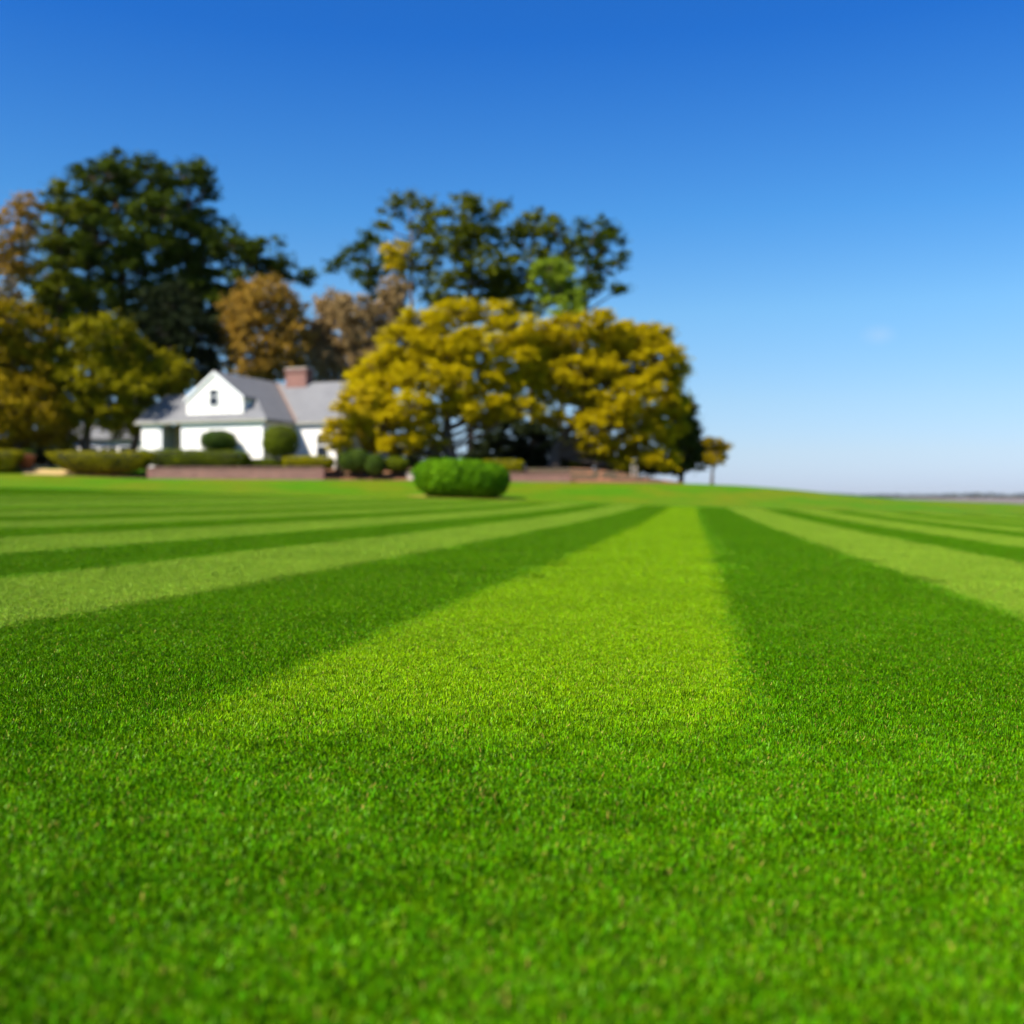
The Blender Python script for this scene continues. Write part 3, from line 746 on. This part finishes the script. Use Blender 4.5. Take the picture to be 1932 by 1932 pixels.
clipped('ball_topiary', 'rounded topiary dome against the white front wall', 'topiary', 'topiary', 380, 446, 812, 853, 65.9, 2.1, 0.8, 0.95, n=5000, taper=0.05, group=TG, stems=1)
clipped('ball_topiary', 'larger gold topped topiary dome in the shaded corner of the house', 'topiary', 'hedge_green', 496, 564, 803, 863, 65.4, 2.2, 0.85, 0.95, n=5500, group=TG, stems=1)
clipped('low_shrub', 'dark rounded shrub right of the yellow tree', 'shrub', 'topiary', 640, 700, 848, 890, 65.0, 1.5, 0.8, 0.9, n=4000)
clipped('low_shrub', 'small black green shrub in the red mulch bed', 'shrub', 'topiary', 690, 726, 858, 897, 64.6, 1.0, 0.9, 0.9, n=2600)
clipped('low_shrub', 'green rounded shrub just left of the big boxwood', 'shrub', 'hedge_green', 722, 772, 862, 890, 65.2, 1.2, 0.8, 0.9, n=3200)

# ------------------------------------------------------------------ the house
HO = np.array(((343 - CX) / F * 68, 68.0, 0.0)); HA = R(20)
HR = np.array((math.cos(HA), -math.sin(HA))); HD = np.array((math.sin(HA), math.cos(HA)))
def fr(p):
    p = np.asarray(p, float); q = p.copy()
    q[:, 0] = HO[0] + p[:, 0] * HR[0] + p[:, 1] * HD[0]
    q[:, 1] = HO[1] + p[:, 0] * HR[1] + p[:, 1] * HD[1]
    return q
FZ, EZ, SL, RZ, RL = 2.05, 5.28, 0.76, 8.43, 2.30     # floor, eave, slope, ridge height, ridge position
house = empty('white_cottage', tuple(fr(np.array([[2.0, 3.0, FZ]]))[0]), 'white clapboard house with grey roof, front gable and brick chimney', 'house')

def boards(b, l0, l1, z0, z1, d, clip=None, side=False, h=0.155, out=-1):
    """lap boards along a wall; clip(z) gives the run at a height; side=True runs along the depth axis"""
    z = z0
    while z < z1 - 0.02:
        zt = min(z + h, z1)
        a0, a1 = clip(z) if clip else (l0, l1)
        t0, t1 = clip(zt) if clip else (l0, l1)
        if a1 - a0 > 0.1 and t1 - t0 > 0.02:
            o0, o1 = out * 0.030, out * 0.006
            if side: q = [(d + o0, a0, z), (d + o0, a1, z), (d + o1, t1, zt), (d + o1, t0, zt), (d, a0, z), (d, a1, z)]
            else: q = [(a0, d + o0, z), (a1, d + o0, z), (t1, d + o1, zt), (t0, d + o1, zt), (a0, d, z), (a1, d, z)]
            b.add(fr(np.array(q, float)), [[0, 1, 2, 3], [4, 5, 1, 0]])
        z += h
def wall(name, label, box, siding):
    b = MB(); b.box(*box, fr=fr); o = b.build(name, M['white'], house)
    if label: o['label'] = label
    s = MB()
    for args, kw in siding: boards(s, *args, **kw)
    so = s.build('siding', M['white'], o); so['kind'] = 'stuff'
    return o
wall('front_wall', 'sunlit front wall under the gable', (0, 6.1, 0, 0.25, FZ, EZ - 0.05), [((0.1, 6.0, FZ, EZ - 0.08, 0), {})])
wall('side_wall', 'shaded right side wall', (5.85, 6.1, 0.25, 3.4, FZ, EZ - 0.05), [((0.1, 3.3, FZ, EZ - 0.08, 6.1), dict(side=True, out=1))])
wall('wing_wall', 'front wall of the right wing', (5.85, 9.5, 3.45, 3.7, FZ, EZ - 0.05), [((6.2, 9.4, FZ, EZ - 0.08, 3.45), {})])
wall('wing_end_wall', None, (9.25, 9.5, 3.7, 10.4, FZ, EZ - 0.05), [((3.8, 10.3, FZ, EZ - 0.08, 9.5), dict(side=True, out=1))])
wall('porch_side_wall', 'narrow wall left of the porch', (-3.1, -1.75, 0, 0.25, FZ, EZ - 0.05), [((-3.05, -1.8, FZ, EZ - 0.08, 0), {})])
wall('left_end_wall', None, (-3.1, -2.85, 0.25, 5.4, FZ, EZ - 0.05), [((0.3, 5.3, FZ, EZ - 0.08, -3.1), dict(side=True, out=-1))])
b = MB(); b.box(-1.75, 0.25, 1.6, 1.8, FZ, EZ - 0.05, fr); b.build('porch_back_wall', M['wood'], house)
b = MB(); b.box(-1.75, 0, -0.05, 1.6, FZ - 0.1, FZ + 0.12, fr); b.build('porch_floor', M['stone'], house)
b = MB(); b.box(-1.72, -1.54, 0.02, 0.2, FZ + 0.12, EZ - 0.05, fr); b.build('porch_post', M['trim'], house)
b = MB(); b.box(-1.2, -0.3, 1.55, 1.6, FZ + 0.12, FZ + 2.2, fr); dr = b.build('door', M['dark_door'], house)
b = MB(); b.box(-0.42, -0.36, 1.50, 1.55, FZ + 1.1, FZ + 1.2, fr); b.build('handle', M['trim'], dr)
# corner boards
for l in (0.0, 5.98):
    b = MB(); b.box(l, l + 0.12, -0.045, 0.0, FZ, EZ - 0.06, fr); b.build('corner_board', M['trim'], house)
b = MB(); b.box(5.97, 9.5, 3.40, 3.449, EZ - 0.35, EZ - 0.07, fr); b.build('frieze_board', M['trim'], house)

# gable
G0, G1, GD = 0.15, 4.42, 0.35
def rake(l): return RZ - 0.10 - SL * abs(l - RL)
b = MB()
gp = np.array([(G0, GD, 5.6), (G1, GD, 5.6), (G1, GD, rake(G1)), (RL, GD, rake(RL)), (G0, GD, rake(G0))])
gq = gp + np.array((0, 0.2, 0))
b.add(fr(np.vstack([gp, gq])), [[0, 1, 2, 3, 4], [9, 8, 7, 6, 5]] + [[i, i + 5, (i + 1) % 5 + 5, (i + 1) % 5] for i in range(5)])
gw = b.build('gable_wall', M['white'], house)
s = MB()
def gclip(z):
    d = (RZ - 0.12 - z) / SL
    return max(G0 + 0.02, RL - d), min(G1 - 0.02, RL + d)
boards(s, G0, G1, 5.72, RZ - 0.15, GD, gclip)
so = s.build('siding', M['white'], gw); so['kind'] = 'stuff'
b = MB()    # right cheek of the gable, in shade
ck = np.array([(G1 - 0.05, GD + 0.21, 5.5), (G1 - 0.05, 2.2, 5.5), (G1 - 0.05, 2.2, rake(G1)), (G1 - 0.05, GD + 0.21, rake(G1)),
               (G1 - 0.2, GD + 0.21, 5.5), (G1 - 0.2, 2.2, 5.5), (G1 - 0.2, 2.2, rake(G1)), (G1 - 0.2, GD + 0.21, rake(G1))])
b.add(fr(ck), [[0, 1, 2, 3], [7, 6, 5, 4], [0, 3, 7, 4], [1, 5, 6, 2], [3, 2, 6, 7], [0, 4, 5, 1]])
b.build('gable_cheek', M['white'], house)
b = MB()
ck2 = ck.copy(); ck2[:4, 0] = G0 + 0.05; ck2[4:, 0] = G0 + 0.2; ck2[:, 2] = np.where(ck2[:, 2] > 5.6, rake(G0), 5.5)
b.add(fr(ck2), [[3, 2, 1, 0], [4, 5, 6, 7], [4, 7, 3, 0], [2, 6, 5, 1], [7, 6, 2, 3], [1, 5, 4, 0]])
b.build('gable_cheek', M['white'], house)

# roof planes
def zR(l): return RZ - SL * (l - RL)
def zL(l): return RZ - SL * (RL - l)
ER = RL + (RZ - EZ) / SL                                 # right eave position
FD = -0.20
def zF(d): return EZ + SL * (d - FD)
ED = 3.24                                                 # wing eave
def zB(d): return EZ + SL * (d - ED)
RB = 8.28; RBD = ED + (RB - EZ) / SL
def valley(l): return ED + (zR(l) - EZ) / SL
rb = MB()
lv = RL + (RZ - RB) / SL
rb.slab([(RL, 0.24, RZ), (4.52, 0.24, zR(4.52)), (4.52, FD + (ER - 4.52), zR(4.52)), (ER, FD, EZ), (ER, ED, EZ), (lv, RBD, RB), (RL, RBD, RZ)], 0.14, fr)
rb.slab([(G0 - 0.15, 0.241, zL(G0 - 0.15)), (RL, 0.241, RZ), (RL, RBD, RZ), (G0 - 0.15, RBD, zL(G0 - 0.15))], 0.14, fr)
rf = rb.build('roof', M['roof'], house)
rb = MB()
rb.slab([(-3.5, FD, EZ), (ER, FD, EZ - 0.001), (4.52, FD + ER - 4.52, zF(FD + ER - 4.52)), (4.52, 0.9, zF(0.9)), (-0.1, 0.9, zF(0.9)), (-3.5, 0.9, zF(0.9))], 0.12, fr)
rb.slab([(-3.5, 0.9, zF(0.9)), (0.4, 0.9, zF(0.9)), (0.4, 2.35, zF(2.35)), (-3.0, 2.35, zF(2.35))], 0.12, fr)
rb.slab([(-3.0, 2.352, zF(2.35)), (0.4, 2.352, zF(2.35)), (0.4, 5.6, EZ), (-3.5, 5.6, EZ)], 0.12, fr)
rb.build('porch_roof', M['roof'], house)
rb = MB()
rb.slab([(ER, ED, EZ), (9.8, ED, EZ), (9.8, RBD, RB), (lv, RBD, RB)], 0.13, fr)
rb.slab([(RL, RBD + 0.002, RB), (9.8, RBD + 0.002, RB), (9.8, 2 * RBD - ED, EZ), (RL, 2 * RBD - ED, EZ)], 0.13, fr)
rb.build('wing_roof', M['roof'], house)
b = MB()
vp = [(ER, ED), (lv, RBD)]
v0 = np.array((ER - 0.0, ED, EZ + 0.02)); v1 = np.array((lv, RBD, RB + 0.02))
for (a0, a1) in ((np.array((-0.16, 0, SL * 0.16)), np.zeros(3)), (np.zeros(3), np.array((0, 0.16, SL * 0.16)))):
    b.slab([v0 + a0, v0 + a1, v1 + a1, v1 + a0], 0.01, fr)
b.build('roof_valley', M['copper'], house)
b = MB(); b.box(-3.5, ER, FD - 0.07, FD - 0.003, EZ - 0.15, EZ - 0.02, fr); b.build('gutter', M['green_trim'], house)
b = MB(); b.box(ER + 0.002, 9.8, ED - 0.07, ED - 0.003, EZ - 0.15, EZ - 0.02, fr); b.build('gutter', M['green_trim'], house)
b = MB(); b.box(-3.4, ER - 0.08, FD + 0.01, -0.05, EZ - 0.19, EZ - 0.13, fr); b.build('soffit', M['trim'], house)
for sgn, l1 in ((-1, G0 - 0.12), (1, 4.50)):       # rake boards on the gable
    b = MB()
    p = np.array([(RL, 0.21, RZ - 0.01), (l1, 0.21, RZ - 0.01 - SL * abs(l1 - RL)), (l1, 0.21, RZ - 0.2 - SL * abs(l1 - RL)), (RL, 0.21, RZ - 0.2)])
    q = p + np.array((0, 0.027, 0))
    b.add(fr(np.vstack([p, q])), [[0, 1, 2, 3], [7, 6, 5, 4]] + [[i, i + 4, (i + 1) % 4 + 4, (i + 1) % 4] for i in range(4)])
    b.build('rake_board', M['trim'], house)
# gable window
wl, wz = RL - 0.05, 6.75
b = MB()
for x0, x1, z0, z1 in ((-.37, -.31, -.56, .56), (.31, .37, -.56, .56), (-.31, .31, -.56, -.50), (-.31, .31, .50, .56), (-.31, .31, .05, .11)):
    b.box(wl + x0, wl + x1, GD - 0.085, GD - 0.032, wz + z0, wz + z1, fr)
wf = b.build('window', M['trim'], house)
for z0, z1 in ((-.50, .05), (.11, .50)):
    b = MB(); b.box(wl - .31, wl + .31, GD - 0.06, GD - 0.045, wz + z0, wz + z1, fr); b.build('pane', M['glass'], wf)
# window on the right wing
b = MB(); wl, wz, wd_ = 8.3, FZ + 1.7, 3.45
for x0, x1, z0, z1 in ((-.5, -.4, -.8, .8), (.4, .5, -.8, .8), (-.4, .4, -.8, -.7), (-.4, .4, .7, .8), (-.4, .4, -.04, .04)):
    b.box(wl + x0, wl + x1, wd_ - 0.085, wd_ - 0.032, wz + z0, wz + z1, fr)
wf = b.build('window', M['trim'], house)
for z0, z1 in ((-.7, -.04), (.04, .7)):
    b = MB(); b.box(wl - .4, wl + .4, wd_ - 0.06, wd_ - 0.045, wz + z0, wz + z1, fr); b.build('pane', M['glass'], wf)
b = MB()     # right gable end of the wing
ge = np.array([(9.25, 3.5, EZ - 0.06), (9.25, 10.6, EZ - 0.06), (9.25, RBD, RB - 0.2), (9.5, 3.5, EZ - 0.06), (9.5, 10.6, EZ - 0.06), (9.5, RBD, RB - 0.2)])
b.add(fr(ge), [[0, 1, 2], [5, 4, 3], [0, 2, 5, 3], [1, 4, 5, 2], [0, 3, 4, 1]])
b.build('wing_gable', M['white'], house)
# chimney
b = MB(); b.box(3.5, 5.1, RBD - 0.45, RBD + 0.45, RB - 1.0, 8.98, fr); b.box(3.42, 5.18, RBD - 0.53, RBD + 0.53, 8.98, 9.12, fr); b.box(3.5, 5.1, RBD - 0.45, RBD + 0.45, 9.12, 9.22, fr)
ch = b.build('chimney', M['brick'], house)
b = MB(); b.box(3.45, 5.15, RBD - 0.5, RBD + 0.5, 9.22, 9.29, fr); b.build('chimney_cap', M['stone'], ch)

# white outbuilding half hidden by the oaks
OX, OY = (175 - CX) / F * 80, 80.0
ob = empty('outbuilding', (OX, OY, 2.2), 'low white outbuilding glimpsed behind the left oak trunks', 'building')
b = MB(); b.box(OX - 4.5, OX + 3.6, OY, OY + 4, 2.0, 4.75); b.build('wall', M['white'], ob)
b = MB()
b.slab([(OX - 4.8, OY - 0.3, 4.85), (OX + 3.9, OY - 0.3, 4.85), (OX + 3.9, OY + 2, 6.1), (OX - 4.8, OY + 2, 6.1)], 0.12)
b.slab([(OX - 4.8, OY + 2.002, 6.1), (OX + 3.9, OY + 2.002, 6.1), (OX + 3.9, OY + 4.3, 4.85), (OX - 4.8, OY + 4.3, 4.85)], 0.12)
b.build('roof', M['roof'], ob)
for k in range(3):
    b = MB(); x = OX - 3 + k * 2.5; b.box(x, x + 0.9, OY - 0.05, OY - 0.003, 3.0, 4.3); f_ = b.build('window', M['trim'], ob)
    b = MB(); b.box(x + 0.08, x + 0.82, OY - 0.06, OY - 0.052, 3.08, 4.22); b.build('pane', M['glass'], f_)

# ------------------------------------------------------------------ brick walls, beds, small things
def brick_wall(label, x0, x1, ytop, Y0, Y1, th=0.35):
    p0 = px(x0, ytop, Y0); p1 = px(x1, ytop, Y1)
    d = p1[:2] - p0[:2]; ln = np.linalg.norm(d); d /= ln; n = np.array((-d[1], d[0]))
    root = empty('brick_wall', (*(p0[:2] + p1[:2]) / 2, 1.4), label, 'wall', 'low brick walls below the garden')
    def f2(p):
        q = np.asarray(p, float).copy()
        xy = p0[:2] + np.outer(p[:, 0], d) + np.outer(p[:, 1], n)
        q[:, :2] = xy; return q
    zt = (p0[2] + p1[2]) / 2
    b = MB(); b.box(0, ln, 0, th, 0.6, zt - 0.07, f2); b.build('brickwork', M['brick'], root)
    n_ = int(ln / 0.62); b = MB()
    for k in range(n_):
        a = k * ln / n_
        b.box(a + 0.006, a + ln / n_ - 0.006, -0.04, th + 0.04, zt - 0.068, zt + rng.uniform(-0.004, 0.004), f2)
    cp = b.build('coping', M['brick'], root); cp['kind'] = 'stuff'
    return root
brick_wall('long pinkish brick wall below the house and its hedges', 278, 611, 881, 64.05, 63.7)
brick_wall('shorter brick wall right of the big boxwood, below the oaks', 950, 1076, 891, 64.2, 64.2)

def sheet(name, label, cat, mat, pts, lift=0.012, mound=0.0):
    """patch of ground following the terrain; pts = (x px at distance Y) outline pairs [(X, Y), ...]"""
    P = np.array(pts, float); c = P.mean(0); rings = 5; V = [c]; n = len(P)
    for k in range(1, rings + 1):
        V += list(c + (P - c) * k / rings)
    V = np.array(V); rr = np.array([0] + [k / rings for k in range(1, rings + 1) for _ in range(n)])
    Z = terrain(V[:, 0], V[:, 1]) + lift + mound * (1 - rr ** 2)
    Fs = [[0, 1 + i, 1 + (i + 1) % n] for i in range(n)]
    for k in range(rings - 1):
        o = 1 + k * n
        Fs += [[o + i, o + n + i, o + n + (i + 1) % n, o + (i + 1) % n] for i in range(n)]
    return tag(mesh_obj(name, np.column_stack([V, Z]), Fs, mat, smooth=True), label, cat, kind='structure')
def X_(x, Y): return (x - CX) / F * Y
bx0 = X_(873, 50)
sheet('straw_ring', 'ring of dry straw around the foot of the big boxwood', 'ground', M['straw'],
      [(bx0 + 2.62 * math.cos(a) * (1 + 0.07 * math.sin(5 * a)), 50 + 2.0 * math.sin(a)) for a in np.linspace(0, 2 * math.pi, 40)[:-1]], 0.02)
def strip(name, label, mat, x0, x1, Ya, Yb, lift=0.03, n=16):
    top = [(X_(x, Yb), Yb + rng.uniform(-.1, .1)) for x in np.linspace(x1, x0, n)]
    bot = [(X_(x, Ya), Ya + rng.uniform(-.15, .15)) for x in np.linspace(x0, x1, n)]
    # laid as a strip of quads so that it follows the ground
    V, Fs = [], []
    rows = max(5, int((Yb - Ya) / 0.5))
    for r in range(rows):
        f = r / (rows - 1)
        for k in range(n):
            a = np.array(bot[k]); b2 = np.array(top[n - 1 - k]); V.append(a + (b2 - a) * f)
    V = np.array(V); Z = terrain(V[:, 0], V[:, 1]) + lift
    for r in range(rows - 1):
        for k in range(n - 1): Fs.append([r * n + k, r * n + k + 1, (r + 1) * n + k + 1, (r + 1) * n + k])
    return tag(mesh_obj(name, np.column_stack([V, Z]), Fs, mat, smooth=True), label, 'bed', kind='structure')
strip('mulch_bed', 'reddish mulch bed between the brick wall and the big boxwood', M['mulch'], 606, 800, 62.6, 66.5)
strip('mulch_bed', 'dark mulch strip under the long left hedge', M['mulch'], 100, 282, 63.0, 65.0)
strip('mulch_bed', 'brown mulch under the grove at the right', M['mulch'], 1076, 1290, 63.0, 68.0)
strip('grove_floor', 'brown leaf litter under the golden oaks and pines', M['litter'], 640, 1250, 65.2, 92, 0.035, 30)
strip('grove_floor', 'dark leaf litter under the left oaks', M['litter'], -80, 250, 66.8, 90, 0.035, 16)
strip('sandy_path', 'pale sandy patch between the two left hedges', M['sand'], 44, 140, 62.6, 66.0)

b = MB(); c = px(51, 868, 66.5); gz = float(terrain(c[0], c[1]))
o = empty('planter_pot', (c[0], c[1], gz), 'reddish terracotta pot between the two left hedges', 'planter')
ang = np.linspace(0, 2 * math.pi, 15)[:-1]
prof = [(0.02, 0.0), (0.33, 0.0), (0.50, 0.75), (0.56, 0.75), (0.56, 0.88), (0.46, 0.88), (0.44, 0.78), (0.02, 0.78)]
V = np.array([(c[0] + r * math.cos(a), c[1] + r * math.sin(a), gz - 0.02 + z) for r, z in prof for a in ang])
Fs = [[i * 14 + j, i * 14 + (j + 1) % 14, (i + 1) * 14 + (j + 1) % 14, (i + 1) * 14 + j] for i in range(len(prof) - 1) for j in range(14)]
mesh_obj('pot', V, Fs, M['terracotta'], o, True)
n = 500; u = rng.normal(0, 1, (n, 3)); u /= np.linalg.norm(u, axis=1)[:, None]
Vq, Q = leaves(np.array((c[0], c[1], gz + 1.02)) + u * np.array((0.42, 0.42, 0.2)) * rng.uniform(0.4, 1, (n, 1)), u, 0.07)
mesh_obj('plant', Vq, Q, M['topiary'], o)

c = px(775, 896, 64.3); gz = float(terrain(c[0], c[1]))
o = empty('stone_block', (c[0], c[1], gz), 'small pale stone block left of the big boxwood', 'stone')
b = MB(); b.box(c[0] - 0.2, c[0] + 0.2, c[1] - 0.15, c[1] + 0.15, gz - 0.05, gz + 0.34); b.box(c[0] - 0.24, c[0] + 0.24, c[1] - 0.19, c[1] + 0.19, gz + 0.342, gz + 0.42)
b.build('block', M['stone'], o)
for k, (x, lab) in enumerate(((1192, 'left of two short white posts below the cedar'), (1200, 'right of two short white posts below the cedar'))):
    c = px(x, 900, 66); gz = float(terrain(c[0], c[1]))
    o = empty('marker_post', (c[0], c[1], gz), lab, 'post', 'short white posts at the edge of the grove')
    b = MB(); b.box(c[0] - 0.035, c[0] + 0.035, c[1] - 0.035, c[1] + 0.035, gz - 0.1, gz + 0.66); b.box(c[0] - 0.045, c[0] + 0.045, c[1] - 0.045, c[1] + 0.045, gz + 0.662, gz + 0.70)
    b.build('post', M['stone'], o)

# ------------------------------------------------------------------ haze
m_ = bpy.data.materials.new('haze'); m_.use_nodes = True
t_ = m_.node_tree; t_.nodes.clear()
v_ = t_.nodes.new('ShaderNodeVolumePrincipled'); v_.inputs['Color'].default_value = (0.80, 0.86, 0.95, 1)
v_.inputs['Density'].default_value = 0.000025; v_.inputs['Anisotropy'].default_value = 0.2
o_ = t_.nodes.new('ShaderNodeOutputMaterial'); t_.links.new(v_.outputs[0], o_.inputs['Volume'])
b = MB(); b.box(-4800, 8300, -450, 6800, -30, 34)
tag(b.build('haze', m_), 'thin pale air over the lawn and river', 'haze', kind='stuff')
